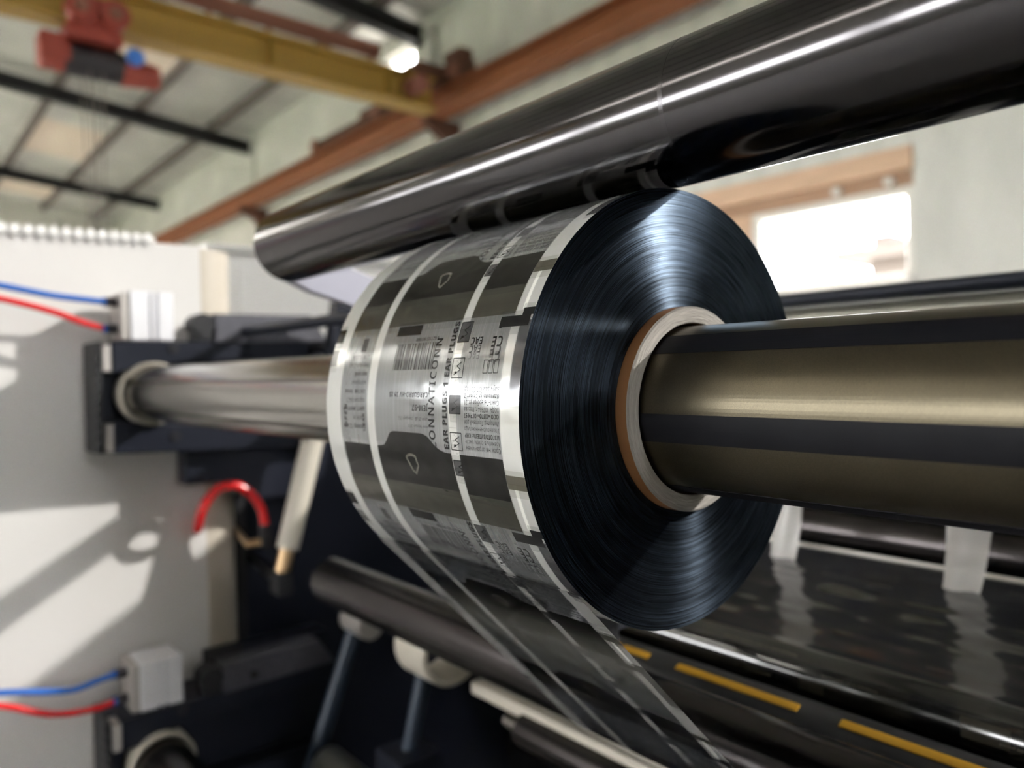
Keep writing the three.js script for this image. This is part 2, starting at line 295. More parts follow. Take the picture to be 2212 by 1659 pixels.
// bearing block with shaft clamp
function bearingBlock(dy, label) {
  const g = thing('bearing_block', label, 'bearing block', 'shaft bearing blocks');
  const f = -0.86, b = -0.948;
  part('back_plate', plateX(b, f - 0.04, [[0.06, -0.076 + dy], [-0.26, -0.090 + dy], [-0.26, 0.105 + dy], [-0.085, 0.105 + dy], [-0.085, 0.066 + dy], [0.06, 0.066 + dy]]), M.navy, g);
  part('jaw', plateX(f - 0.04, f, [[0.045, 0.030 + dy], [0.0, 0.036 + dy], [-0.04, 0.044 + dy], [-0.25, 0.050 + dy], [-0.25, 0.070 + dy], [0.045, 0.066 + dy]], 0.002), M.navy, g);
  part('jaw', plateX(f - 0.04, f, [[0.045, -0.075 + dy], [-0.25, -0.085 + dy], [-0.25, -0.050 + dy], [-0.03, -0.046 + dy], [0.045, -0.036 + dy]], 0.002), M.navy, g);
  part('jaw_tab', box(f - 0.038, f - 0.002, 0.030 + dy, 0.064 + dy, 0.047, 0.057, 0.001), M.tabGrey, g);
  part('jaw_tab', box(f - 0.038, f - 0.002, -0.073 + dy, -0.038 + dy, 0.045, 0.055, 0.001), M.tabGrey, g);
  const rack = part('toothed_strip', box(b, f - 0.005, -0.076 + dy, 0.068 + dy, 0.058, 0.063, 0.001), M.black, g);
  for (let k = 0; k < 10; k++) part('tooth', rod([f - 0.02, -0.068 + k * 0.0143 + dy, 0.063], [f - 0.003, -0.068 + k * 0.0143 + dy, 0.063], 0.0035, 8), M.black, rack);
  for (const [y, z] of [[0.060, -0.0285], [-0.058, -0.0285]]) { const s = part('socket_screw', rod([f - 0.002, y + dy, z], [f + 0.002, y + dy, z], 0.0065, 20), M.black, g); part('hex_recess', rod([f + 0.002, y + dy, z], [f + 0.0025, y + dy, z], 0.0035, 6), M.navy, s); }
  part('top_plate', plateX(f - 0.035, f + 0.004, [[-0.085, 0.070 + dy], [-0.25, 0.072 + dy], [-0.225, 0.108 + dy], [-0.085, 0.106 + dy]], 0.002), M.casting, g);
  part('clamp_knob', merge(rod([f - 0.03, 0.093 + dy, -0.067], [f + 0.004, 0.093 + dy, -0.067], 0.015, 20), box(f - 0.03, f, 0.07 + dy, 0.085 + dy, -0.08, -0.056, 0.002)), M.black, g);
  const b2 = part('socket_screw', rod([f + 0.004, 0.085 + dy, -0.125], [f + 0.006, 0.085 + dy, -0.125], 0.006, 20), M.black, g);
  part('gusset', plateX(f - 0.07, f - 0.032, [[-0.052, -0.078 + dy], [-0.27, -0.078 + dy], [-0.25, -0.16 + dy], [-0.14, -0.16 + dy], [-0.10, -0.128 + dy], [-0.052, -0.128 + dy]], 0.002), M.navy, g);
  part('bearing_ring', latheX([[f - 0.02, 0.036], [f - 0.02, 0.0415], [f + 0.012, 0.0415], [f + 0.012, 0.036], [f - 0.02, 0.036]], dy, 0, 48), M.cream, g);
  return g;
}
bearingBlock(0, 'dark navy bearing block clamping the far end of the upper shaft');
bearingBlock(-0.490, 'dark navy bearing block of the lower shaft, at the bottom left');
function airCylinder(dy, label) {
  const g = thing('air_cylinder', label, 'cylinder', 'compact air cylinders');
  const x0 = -0.925, x1 = -0.865;
  // extruded body with slots facing the room
  const o = [[0.022, 0.0715], [-0.031, 0.0715], [-0.031, 0.135], [0.022, 0.135]];
  part('body', merge(box(x0, x1 - 0.006, 0.0705 + dy, 0.135 + dy, -0.031, 0.022, 0.002), box(x1 - 0.008, x1, 0.0705 + dy, 0.135 + dy, 0.001, 0.022, 0.001), box(x1 - 0.008, x1, 0.0705 + dy, 0.135 + dy, -0.007, -0.003, 0.001), box(x1 - 0.008, x1, 0.0705 + dy, 0.135 + dy, -0.031, -0.012, 0.001)), M.alu, g);
  part('end_cover', box(x0, x1 - 0.003, 0.0705 + dy, 0.133 + dy, 0.022, 0.033, 0.002), M.aluDark, g);
  for (const y of [0.121, 0.086]) { const p = part('push_fitting', rod([-0.89, y + dy, 0.033], [-0.89, y + dy, 0.046], 0.0065, 18), M.hoistDark, g); part('release_ring', rod([-0.89, y + dy, 0.046], [-0.89, y + dy, 0.050], 0.0058, 18), M.hoseBlue, p); }
}
airCylinder(0, 'bright aluminium air cylinder on top of the upper bearing block');
airCylinder(-0.490, 'aluminium air cylinder on the lower bearing block, near the bottom left');
const hose = (name, pts, mat, label) => single(name, tube(pts, 0.0042, 60, 14), mat, label, 'hose');
hose('air_hose', [[-0.89, 0.121, 0.046], [-0.89, 0.1235, 0.075], [-0.89, 0.126, 0.103], [-0.89, 0.136, 0.162], [-0.89, 0.15, 0.26], [-0.91, 0.14, 0.4], [-0.944, 0.12, 0.45]], M.hoseBlue, 'blue air hose to the upper air cylinder');
hose('air_hose', [[-0.89, 0.086, 0.046], [-0.89, 0.092, 0.07], [-0.89, 0.105, 0.1035], [-0.89, 0.120, 0.162], [-0.89, 0.135, 0.26], [-0.91, 0.11, 0.38], [-0.944, 0.08, 0.42]], M.hoseRed, 'red air hose to the upper air cylinder');
hose('air_hose', [[-0.89, -0.369, 0.046], [-0.885, -0.370, 0.07], [-0.88, -0.372, 0.0965], [-0.88, -0.354, 0.1745], [-0.89, -0.34, 0.27], [-0.944, -0.35, 0.36]], M.hoseBlue, 'blue air hose to the lower air cylinder');
hose('air_hose', [[-0.89, -0.404, 0.046], [-0.885, -0.405, 0.07], [-0.88, -0.397, 0.1175], [-0.88, -0.3695, 0.1749], [-0.89, -0.35, 0.25], [-0.944, -0.37, 0.33]], M.hoseRed, 'red air hose to the lower air cylinder');
{
  const g = thing('looped_hose', 'short red hose arching in front of the panel edge', 'hose');
  part('tube', tube([[-0.949, -0.2058, -0.0823], [-0.90, -0.192, -0.0665], [-0.88, -0.160, -0.069], [-0.88, -0.139, -0.0887], [-0.88, -0.1355, -0.1117], [-0.88, -0.1495, -0.135], [-0.88, -0.1754, -0.1516], [-0.88, -0.200, -0.1559]], 0.0066, 60, 16), M.hoseRed, g);
  part('elbow_fitting', merge(rod([-0.88, -0.198, -0.156], [-0.88, -0.217, -0.157], 0.0085, 18), box(-0.89, -0.87, -0.232, -0.215, -0.166, -0.148, 0.002)), M.black, g);
  part('brass_nipple', merge(rod([-0.88, -0.2235, -0.150], [-0.88, -0.2235, -0.128], 0.006, 6), rod([-0.88, -0.2235, -0.13], [-1.04, -0.2235, -0.165], 0.005, 10)), M.brass, g);
}
{
  const g = thing('gas_strut', 'cream coloured slanting strut with a brass end below the shaft', 'strut');
  part('barrel', rod([-0.835, -0.073, -0.2142], [-0.835, -0.2292, -0.1703], 0.0160, 28), M.cream, g);
  part('rod_end', rod([-0.835, -0.2292, -0.1703], [-0.835, -0.2615, -0.1615], 0.0107, 20), M.brass, g);
  part('clevis', box(-0.855, -0.82, -0.293, -0.2600, -0.172, -0.150, 0.003), M.black, g);
  part('pin', rod([-0.84, -0.278, -0.161], [-1.0395, -0.278, -0.195], 0.008, 14), M.black, g);
  part('top_lug', box(-0.857, -0.825, -0.076, -0.060, -0.232, -0.198, 0.003), M.black, g);
}
{ // lever by the upper block, behind the printed roll
  const g = thing('release_lever', 'dark hinged lever with a cream roller beside the printed roll', 'lever');
  part('arm', plateX(-0.80, -0.775, [[-0.215, 0.045], [-0.245, 0.045], [-0.262, 0.128], [-0.232, 0.138]], 0.002), M.navy, g);
  part('arm_plate', plateX(-0.80, -0.785, [[-0.232, 0.135], [-0.242, 0.128], [-0.31, 0.095], [-0.31, 0.110]], 0.001), M.navy, g);
  part('cam_roller', rod([-0.79, 0.100, -0.275], [-0.755, 0.100, -0.275], 0.019, 28), M.cream, g);
  part('cam_roller', rod([-0.79, 0.055, -0.285], [-0.755, 0.055, -0.285], 0.022, 28), M.cream, g);
  part('pivot', rod([-0.86, 0.06, -0.23], [-0.75, 0.06, -0.23], 0.008, 16), M.black, g);
}

// ---------------------------------------------------------------- rewind shaft, paper core and printed film roll
function sector(x0, x1, r0, r1, a0, a1, n = 8) { // bar following the shaft, angles in degrees from +z towards +y
  const s = new THREE.Shape(), P = (r, a) => [-r * Math.cos(a), r * Math.sin(a)];
  for (let i = 0; i <= n; i++) { const a = THREE.MathUtils.degToRad(a0 + (a1 - a0) * i / n), [u, v] = P(r1, a); i ? s.lineTo(u, v) : s.moveTo(u, v); }
  for (let i = n; i >= 0; i--) { const a = THREE.MathUtils.degToRad(a0 + (a1 - a0) * i / n), [u, v] = P(r0, a); s.lineTo(u, v); }
  return new THREE.ExtrudeGeometry(s, { depth: x1 - x0 - 0.001, bevelEnabled: true, bevelSize: 0.0003, bevelThickness: 0.0005, bevelSegments: 1 }).rotateY(Math.PI / 2).translate(x0 + 0.0005, 0, 0);
}
{
  const g = thing('air_shaft', 'dark bronze expanding shaft with black rubber strips through the printed roll', 'shaft');
  const bronze = std({ color: C(0.092, 0.079, 0.052), metalness: 0.85, roughness: 0.31, map: rep(dataTex(256, 256, (u, v) => 0.86 + 0.14 * N(u, v, 128), { srgb: true }), 40, 40) });
  for (let k = 0; k < 6; k++) { // bronze lands between the strip grooves
    const a = -9.5 + 60 * k;
    part('bronze_land', sector(-0.17, 0.42, 0.030, 0.0371, a + 9.3, a + 50.7, 20), bronze, g);
    part('rubber_strip', sector(-0.168, 0.418, 0.030, 0.0374, a - 8.7, a + 8.7, 8), M.rubber, g);
  }
  part('shaft_tube', barX(-0.17, 0.42, 0.0312, 0, 0, 48), M.black, g);
  for (let k = 0; k < 6; k++) part('steel_land', sector(-0.86, -0.171, 0.030, 0.0350, -9.5 + 60 * k - 22, -9.5 + 60 * k + 30, 14), M.steel, g);
  part('journal', barX(-0.945, -0.171, 0.0322, 0, 0, 48), M.steel, g);
}
const R = 0.1, WID = 0.157, CORE = 0.0465, PITCH = 360 / 7;
// one repeat of the print: x across the web (0 = far edge .. WID = near edge), s = degrees downwards from the top of the dark band
function printTile(kind) { // kind: 'color' | 'ink' (1 = clear, 0 = ink)
  const Wp = 1600, Hp = 916, cv = document.createElement('canvas'); cv.width = Wp; cv.height = Hp;
  const c = cv.getContext('2d'), ink = kind === 'ink', X = (x) => (x + WID) / WID * Wp, Y = (s) => s / PITCH * Hp;
  const col = (a, b) => ink ? b : a;
  const rect = (x0, x1, s0, s1, f) => { c.fillStyle = f; for (const o of [-PITCH, 0, PITCH]) c.fillRect(X(x0), Y(s0 + o), X(x1) - X(x0), Y(s1 - s0)); };
  const BASE = col('#a6a8a8', '#f2f2f2'), DARK = col('#100e0c', '#000'), GREY = col('#66655c', '#f6f6f6'), WHITE = col('#d6d6d3', '#b0b0b0'), INK = col('#141416', '#000');
  c.fillStyle = BASE; c.fillRect(0, 0, Wp, Hp);
  // fine printed streaks running round the roll
  let q = 77; const rr = () => { q = (q * 1103515245 + 12345) & 0x7fffffff; return q / 0x7fffffff; };
  for (let k = 0; k < 500; k++) { c.fillStyle = rr() < 0.5 ? (ink ? 'rgba(120,120,120,0.10)' : 'rgba(90,90,92,0.10)') : (ink ? 'rgba(255,255,255,0.1)' : 'rgba(255,255,255,0.12)'); c.fillRect(rr() * Wp, 0, 1 + rr() * 4, Hp); }
  // transparent grey band under the dark one, dark blocks
  rect(-0.1415, -0.1135, 9.6, 18.2, GREY); rect(-0.1072, -0.0452, 9.6, 18.2, GREY); rect(-0.0400, -0.0110, 9.6, 18.0, GREY);
  rect(-0.1403, -0.1140, 0, 9.8, DARK); rect(-0.1066, -0.0456, 0, 9.8, DARK); rect(-0.0396, -0.0115, 0, 10.1, DARK);
  c.fillStyle = DARK; for (const o of [0, PITCH]) { c.beginPath(); c.moveTo(X(-0.1066), Y(o + 0.2)); c.lineTo(X(-0.1010), Y(o - 0.3)); c.quadraticCurveTo(X(-0.0985), Y(o - 0.8), X(-0.0945), Y(o - 3.6)); c.quadraticCurveTo(X(-0.0925), Y(o - 4.4), X(-0.0890), Y(o - 4.4)); c.lineTo(X(-0.0680), Y(o - 4.4)); c.quadraticCurveTo(X(-0.0640), Y(o - 4.3), X(-0.0610), Y(o - 3.2)); c.quadraticCurveTo(X(-0.0560), Y(o - 0.5), X(-0.0500), Y(o - 0.1)); c.lineTo(X(-0.0456), Y(o + 0.2)); c.closePath(); c.fill(); }
  // hang-tag outline in the dark block
  c.strokeStyle = col('#8d8a80', '#777'); c.lineWidth = 13; c.lineJoin = 'round'; c.beginPath(); c.moveTo(X(-0.0822), Y(2.4)); c.quadraticCurveTo(X(-0.0790), Y(1.0), X(-0.0745), Y(2.0)); c.lineTo(X(-0.0735), Y(4.4)); c.lineTo(X(-0.0765), Y(6.6)); c.lineTo(X(-0.0785), Y(6.0)); c.closePath(); c.stroke();
  c.fillStyle = DARK; c.fillRect(X(-0.0768), Y(3.9), 30, 14);
  // white stripes
  rect(-0.1138, -0.1068, 0, PITCH, WHITE); rect(-0.0456, -0.0398, 0, PITCH, WHITE); rect(-0.157, -0.1415, 0, PITCH, WHITE); rect(-0.0113, 0, 0, PITCH, WHITE);
  // margin blocks and register marks
  const g2 = col('#6d6a5e', '#bbb'); rect(-0.0113, 0, 3.6, 6.9, g2); rect(-0.0060, 0, 20, PITCH - 13.5, col('#6f7072', '#ccc')); rect(-0.0075, -0.0055, 6.9, 17, col('#f0f0ec', '#666'));
  rect(-0.0190, -0.0012, 18.6, 21.3, INK); rect(-0.0065, 0, 16.8, 18.7, INK); rect(-0.157, -0.1495, 17.3, 21.6, INK); rect(-0.0960, -0.0755, 18.4, 21.2, INK); rect(-0.157, -0.150, 24, 29, col('#8a8a88', '#aaa')); rect(-0.127, -0.1215, 21, 25, col('#4a4a4a', '#444'));
  // barcode with its number
  const bx = X(-0.0925), bw = X(-0.0595) - bx; let x = 0; while (x < bw) { const w = 2 + Math.floor(rr() * 3) * 3; c.fillStyle = INK; c.fillRect(bx + x, Y(23.6), w, Y(7.2)); x += w + 3 + Math.floor(rr() * 3) * 3; }
  c.fillStyle = INK; c.font = 'bold 24px sans-serif'; c.save(); c.translate(X(-0.0595), Y(22.1)); c.rotate(Math.PI); c.fillText('4 627103 901060', 0, 0); c.restore();
  // text running round the roll
  const vert = (str, px, s, size, sp = 0, weight = 'bold') => { c.save(); c.translate(X(px), Y(s)); c.rotate(-Math.PI / 2); c.font = `${weight} ${size}px sans-serif`; c.lineWidth = 2.5; c.strokeStyle = INK; let u = 0; for (const ch of str) { c.fillText(ch, u, 0); c.strokeText(ch, u, 0); u += c.measureText(ch).width + sp; } c.restore(); };
  c.fillStyle = INK;
  vert('CONNATICONN', -0.0562, 51, 62, 7, ''); vert('EAR PLUGS 1 EAR PLUGS', -0.0466, 50.6, 46, 2.2);
  vert('1 EAR', -0.1165, 48, 30, 4, ''); vert('OPEN', -0.1345, 47, 40, 6, '');
  // icon boxes between the columns
  c.lineWidth = 4; c.strokeStyle = INK;
  for (const [s0, s1, d] of [[1.6, 5.4, 1], [19.0, 24.2, 1], [28.2, 33.0, 0], [37.3, 41.6, 1], [46.2, 50.4, 0]]) {
    const a = X(-0.0448), b = X(-0.0370) - a, h0 = Y(s0), h = Y(s1 - s0); if (d) { c.fillStyle = col('rgba(40,40,42,0.75)', 'rgba(20,20,20,0.75)'); c.fillRect(a, h0, b, h); } c.strokeRect(a, h0, b, h);
    c.beginPath(); c.moveTo(a + b * 0.2, h0 + h * 0.85); c.lineTo(a + b * 0.75, h0 + h * 0.6); c.lineTo(a + b * 0.4, h0 + h * 0.4); c.lineTo(a + b * 0.8, h0 + h * 0.2); c.stroke(); c.fillStyle = INK; c.fillRect(a + b * 0.25, h0 + h * 0.68, b * 0.2, h * 0.12);
  }
  // conformity marks and small print, upside down
  c.fillStyle = INK; c.save(); c.translate(X(-0.0270), Y(23.2)); c.rotate(Math.PI); c.font = 'bold 46px sans-serif'; c.fillText('EAC', 0, 0); c.restore();
  for (const [o, a] of [[0, 1], [2.0, 0.7], [3.6, 0.45]]) { c.globalAlpha = a; c.save(); c.translate(X(-0.0140), Y(23.4 + o)); c.rotate(Math.PI); c.font = 'bold 62px sans-serif'; c.fillText('CE', 0, 0); c.restore(); c.save(); c.translate(X(-0.0270), Y(23.2 + o)); c.rotate(Math.PI); c.font = 'bold 46px sans-serif'; c.fillText('EAC', 0, 0); c.restore(); } c.globalAlpha = 1; vert('CE', -0.0170, 21.5, 26, 0, '');
  for (let k = 0; k < 3; k++) { c.lineWidth = 3; c.strokeRect(X(-0.0235 + k * 0.0034), Y(29), 26, Y(3)); }
  const lines = ['3ауч зам ОТ 20 год', 'Одинцово, ул. Строит. 2', 'Санкт-Петербург ул. 21', 'ХОДА: 107564 г. Москва', 'ООО «ХВТО» ОГРН 97', 'Импортер: Торговый дом', 'Уполномоченное лицо', 'ИЗГОТОВИТЕЛЬ: КНР', 'Хранить в сухом месте', 'Срок не ограничен'];
  lines.forEach((t, i) => { c.save(); c.translate(X(-0.0118), Y(35.2 + i * 1.55)); c.rotate(Math.PI); c.font = `${i % 3 === 1 ? 'bold ' : ''}27px sans-serif`; c.fillStyle = INK; c.fillText(t, 0, 0, X(-0.0128) - X(-0.0355)); c.restore(); });
  ['ДЛЯ УШЕЙ', 'беруши 2 шт', 'мягкий', 'материал', 'состав: пена', 'партия 0421', 'цвет: желтый', 'made in', 'размер 12 мм'].forEach((t, i) => { c.save(); c.translate(X(-0.1160), Y(26 + i * 2.5)); c.rotate(Math.PI); c.font = `${i % 2 ? '' : 'bold '}34px sans-serif`; c.fillStyle = INK; c.fillText(t, 0, 0, X(-0.1160) - X(-0.1385)); c.restore(); });
  [['CARGUARD-HV 39 85', 36.6, 'bold 34px sans-serif'], ['JEM-97', 39.8, 'bold 40px sans-serif'], ['шум 28 дБ  стандарт 352', 43.0, '22px sans-serif'], ['www  беруши  2018', 45.0, '18px sans-serif']].forEach(([t, s, f]) => { c.save(); c.translate(X(-0.0610), Y(s)); c.rotate(Math.PI); c.font = f; c.fillStyle = INK; c.fillText(t, 0, 0, X(-0.0610) - X(-0.0960)); c.restore(); });
  // the layers below show through faintly, out of register
  c.globalCompositeOperation = 'multiply'; c.globalAlpha = 0.22; c.drawImage(cv, 7, 34); c.drawImage(cv, -5, -21); c.globalAlpha = 1; c.globalCompositeOperation = 'source-over';
  const t = new THREE.CanvasTexture(cv); t.wrapS = t.wrapT = THREE.RepeatWrapping; t.anisotropy = 8; if (!ink) t.colorSpace = THREE.SRGBColorSpace; return t;
}
const printColor = printTile('color'), printInk = printTile('ink');
const filmV = (deg) => 1 - (42.4 - deg) / PITCH;
function sheetStrip(path, x0, x1, nx = 1) { // path of [z, y, printDegrees, nz, ny]
  const pos = [], nor = [], uv = [], idx = [];
  path.forEach(([z, y, d, nz, ny], i) => { for (let k = 0; k <= nx; k++) { const x = x0 + (x1 - x0) * k / nx; pos.push(x, y, z); nor.push(0, ny, nz); uv.push((x - x0) / (x1 - x0), filmV(d)); } if (i) for (let k = 0; k < nx; k++) { const a = (i - 1) * (nx + 1) + k, b = a + nx + 1; idx.push(a, b, a + 1, b, b + 1, a + 1); } });
  const g = new THREE.BufferGeometry(); g.setAttribute('position', new THREE.Float32BufferAttribute(pos, 3)); g.setAttribute('normal', new THREE.Float32BufferAttribute(nor, 3)); g.setAttribute('uv', new THREE.Float32BufferAttribute(uv, 2)); g.setIndex(idx); return g;
}
{
  const g = thing('film_roll', 'printed silver packaging film roll on the bronze shaft', 'roll');
  const path = []; for (let i = 0; i <= 240; i++) { const d = 180 - i * 1.5, a = THREE.MathUtils.degToRad(d); path.push([R * Math.cos(a), R * Math.sin(a), d, Math.cos(a), Math.sin(a)]); }
  // film is a shiny laminate: silver where unprinted, dull where inked
  const filmRipple = dataTex(512, 256, (u, v) => 0.6 * N(u, v, 6) + 0.4 * N(v, u, 24));
  const wrap = phys({ map: printColor, metalness: 0.75, metalnessMap: printInk, roughness: 0.17, specularIntensity: 0.45, bumpMap: filmRipple, bumpScale: 0.00025 });
  part('printed_layer', sheetStrip(path, -WID, 0), wrap, g);
  // wound edges: stacked film seen edge-on, one fine ring per group of turns
  const rings = Float32Array.from({ length: 700 }, rnd);
  const ringAt = (u) => { const k = u * 699, i = Math.floor(k), f = k - i; return rings[i] * (1 - f) + rings[Math.min(699, i + 1)] * f; };
  const edgeCol = dataTex(1024, 512, (u, v) => { const r = ringAt(u), n = N(v, u, 24) * 0.5 + N((v + u * 0.3) % 1, u, 64) * 0.5, k = 0.40 + 0.65 * r * r + 0.35 * (n - 0.5) * (N(u, v * 0.999, 8) > 0.5 ? 1.2 : 0.6); return [0.255 * k, 0.295 * k, 0.345 * k]; }, { srgb: true });
  const edgeRough = dataTex(1024, 256, (u, v) => { const r = ringAt(u); return 0.62 + 0.38 * (0.6 * r + 0.4 * N(v, u, 32)); });
  const edgeBump = dataTex(1024, 64, (u) => ringAt(u));
  const edge = phys({ map: edgeCol, roughness: 0.33, roughnessMap: edgeRough, metalness: 0.9, specularColor: C(0.75, 0.87, 1), anisotropy: 0.97, bumpMap: edgeBump, bumpScale: 0.00003, specularIntensity: 1 });
  const disc = (x, dir) => { const pos = [], nor = [], uv = [], idx = [], n = 256, m = 6; for (let i = 0; i <= n; i++) for (let k = 0; k <= m; k++) { const a = i / n * 2 * Math.PI, r = CORE + (R - CORE) * k / m; pos.push(x, r * Math.sin(a), r * Math.cos(a)); nor.push(dir, 0, 0); uv.push(k / m, i / n); } for (let i = 0; i < n; i++) for (let k = 0; k < m; k++) { const a = i * (m + 1) + k, b = a + m + 1; dir > 0 ? idx.push(a, b, a + 1, b, b + 1, a + 1) : idx.push(a, a + 1, b, b, a + 1, b + 1); } const q = new THREE.BufferGeometry(); q.setAttribute('position', new THREE.Float32BufferAttribute(pos, 3)); q.setAttribute('normal', new THREE.Float32BufferAttribute(nor, 3)); q.setAttribute('uv', new THREE.Float32BufferAttribute(uv, 2)); q.setIndex(idx); return q; };
  const e1 = part('wound_edge', disc(0, 1), edge, g); e1.userData.label = 'dark blue shiny wound edge with concentric film layers';
  part('wound_edge', disc(-WID, -1), edge, g);
  const board = std({ color: C(0.52, 0.485, 0.435), roughness: 0.9, map: rep(dataTex(256, 256, (u, v) => 0.78 + 0.22 * fbm(u, v, 24, 4), { srgb: true }), 2, 2), bumpMap: rep(grain, 4, 4), bumpScale: 0.0008 });
  const core = part('paper_core', latheX([[0.0058, 0.0388], [0.0065, 0.0393], [0.0065, 0.0456], [0.0058, 0.0464]], 0, 0, 96), board, g); core.userData.label = 'grey cardboard core end';
  part('core_wall', latheX([[-WID - 0.004, 0.0388], [-WID - 0.004, CORE - 0.0001], [0.0058, CORE - 0.0001]], 0, 0, 96), M.kraft, core);
  part('core_bore', latheX([[0.0058, 0.0388], [-WID - 0.004, 0.0388]], 0, 0, 96), M.kraft, core);
  // web leaving the roll, down to and under the guide roller, then away to the rear
  const web = [], s2 = Math.SQRT1_2, ay = -0.207, az = -0.1, ar = 0.0255;
  const L = Math.hypot(R * s2 - (az + ar * s2), -R * s2 - (ay - ar * s2));
  for (let i = 0; i <= 20; i++) { const t = i / 20; web.push([R * s2 + ((az + ar * s2) - R * s2) * t + 0.0006, -R * s2 + ((ay - ar * s2) + R * s2) * t - 0.0006, -45 - t * L / R * 57.3, s2, -s2]); }
  const d0 = -45 - L / R * 57.3;
  for (let i = 1; i <= 5; i++) { const a = THREE.MathUtils.degToRad(-45 - i * 2); web.push([az + (ar + 0.0003) * Math.cos(a), ay + (ar + 0.0003) * Math.sin(a), d0 - i * 0.5, Math.cos(a), Math.sin(a)]); }
  const last = web[web.length - 1]; for (let i = 1; i <= 6; i++) web.push([last[0] - i * 0.05 * 0.8192, last[1] - i * 0.05 * 0.5736, last[2] - i * 28.6, last[3], last[4]]);
  const clear = phys({ map: printColor, roughness: 0.08, transmission: 1, transmissionMap: printInk, thickness: 0, ior: 1.5, side: THREE.DoubleSide });
  const w = part('film_web', sheetStrip(web, -WID, 0), clear, g); w.userData.label = 'clear printed film running down to the guide roller';
}

// ---------------------------------------------------------------- rollers
function roller(name, label, x0, x1, r, y, z, mat, extra) {
  const g = thing(name, label, 'roller');
  part('roller_sleeve', barX(x0, x1, r, y, z, 96, Math.min(0.004, r * 0.15)), mat, g);
  part('axle', barX(x0 - 0.03, x1 + 0.03, Math.min(0.008, r * 0.5), y, z, 24), M.steel, g);
  extra?.(g);
  return g;
}
const UY = 0.1305, UZ = 0.0074, UR = 0.0305;
roller('lay_on_roller', 'large glossy black roller resting on top of the printed roll', -0.412, 0.5, UR, UY, UZ, M.blackRoller, (g) => {
  for (const x of [0.018, -0.375]) part('sleeve_joint', latheX([[x + 0.0022, UR + 0.00004], [x, UR + 0.00004]], UY, UZ, 96), M.rollerSeam, g);
});
{
  const b = thing('roller_arm', 'grey lilac arm plate holding the far end of the black roller', 'bracket');
  part('arm_plate', plateX(-0.455, -0.443, [[0.004, 0.112], [-0.004, 0.136], [-0.018, 0.138], [-0.14, 0.098], [-0.14, 0.068], [-0.03, 0.098]], 0.001), std({ color: C(0.34, 0.34, 0.40), roughness: 0.5, metalness: 0.3 }), b);
  part('pivot_shaft', barX(-0.855, -0.44, 0.007, 0.083, -0.125, 20), M.navy, b);
}
roller('guide_roller', 'dark guide roller under the printed roll with the film passing below', -0.56, 0.5, 0.0250, -0.207, -0.1, M.guide);
roller('strip_roller', 'dark grey roller with yellow marking strips at the lower right', -0.36, 0.5, 0.021, -0.2165, -0.1665, std({ color: C(0.06, 0.06, 0.065), metalness: 0.6, roughness: 0.5 }), (g) => {
  for (const [x0, x1] of [[-0.30, -0.265], [-0.235, -0.185], [-0.182, -0.156], [-0.13, -0.035], [-0.008, 0.075], [0.10, 0.19]]) part('yellow_strip', sector(x0, x1, 0.0205, 0.0216, 58, 72, 4).translate(0, -0.2165, -0.1665), M.yellowTape, g);
});
roller('web_roller', 'guide roller at the front edge of the lower film web', -0.36, 0.5, 0.0195, -0.2015, -0.222, M.guide);
roller('rear_roller', 'dark rear roller behind the lower film web', -0.95, 0.5, 0.022, -0.157, -0.5, M.guide);
roller('navy_roller', 'navy roller level with the top of the bronze shaft', -0.949, 0.5, 0.0068, 0.0826, -0.40, std({ color: C(0.02, 0.024, 0.04), roughness: 0.3, metalness: 0.3 }));
roller('tie_rod', 'grey steel tie rod just behind the bronze shaft', -0.949, 0.5, 0.0138, 0.0612, -0.40, M.greyRod);
roller('lower_roller', 'dark roller low down between the black frame arms', -0.41, 0.5, 0.020, -0.3695, -0.25, M.guide);
roller('lower_shaft', 'steel shaft of the lower bearing block', -0.915, 0.4, 0.034, -0.490, 0.0, M.guide);
roller('low_front_rod', 'grey rod with a bright streak at the bottom edge', -0.755, 0.3, 0.024, -0.515, -0.185, M.greyRod);
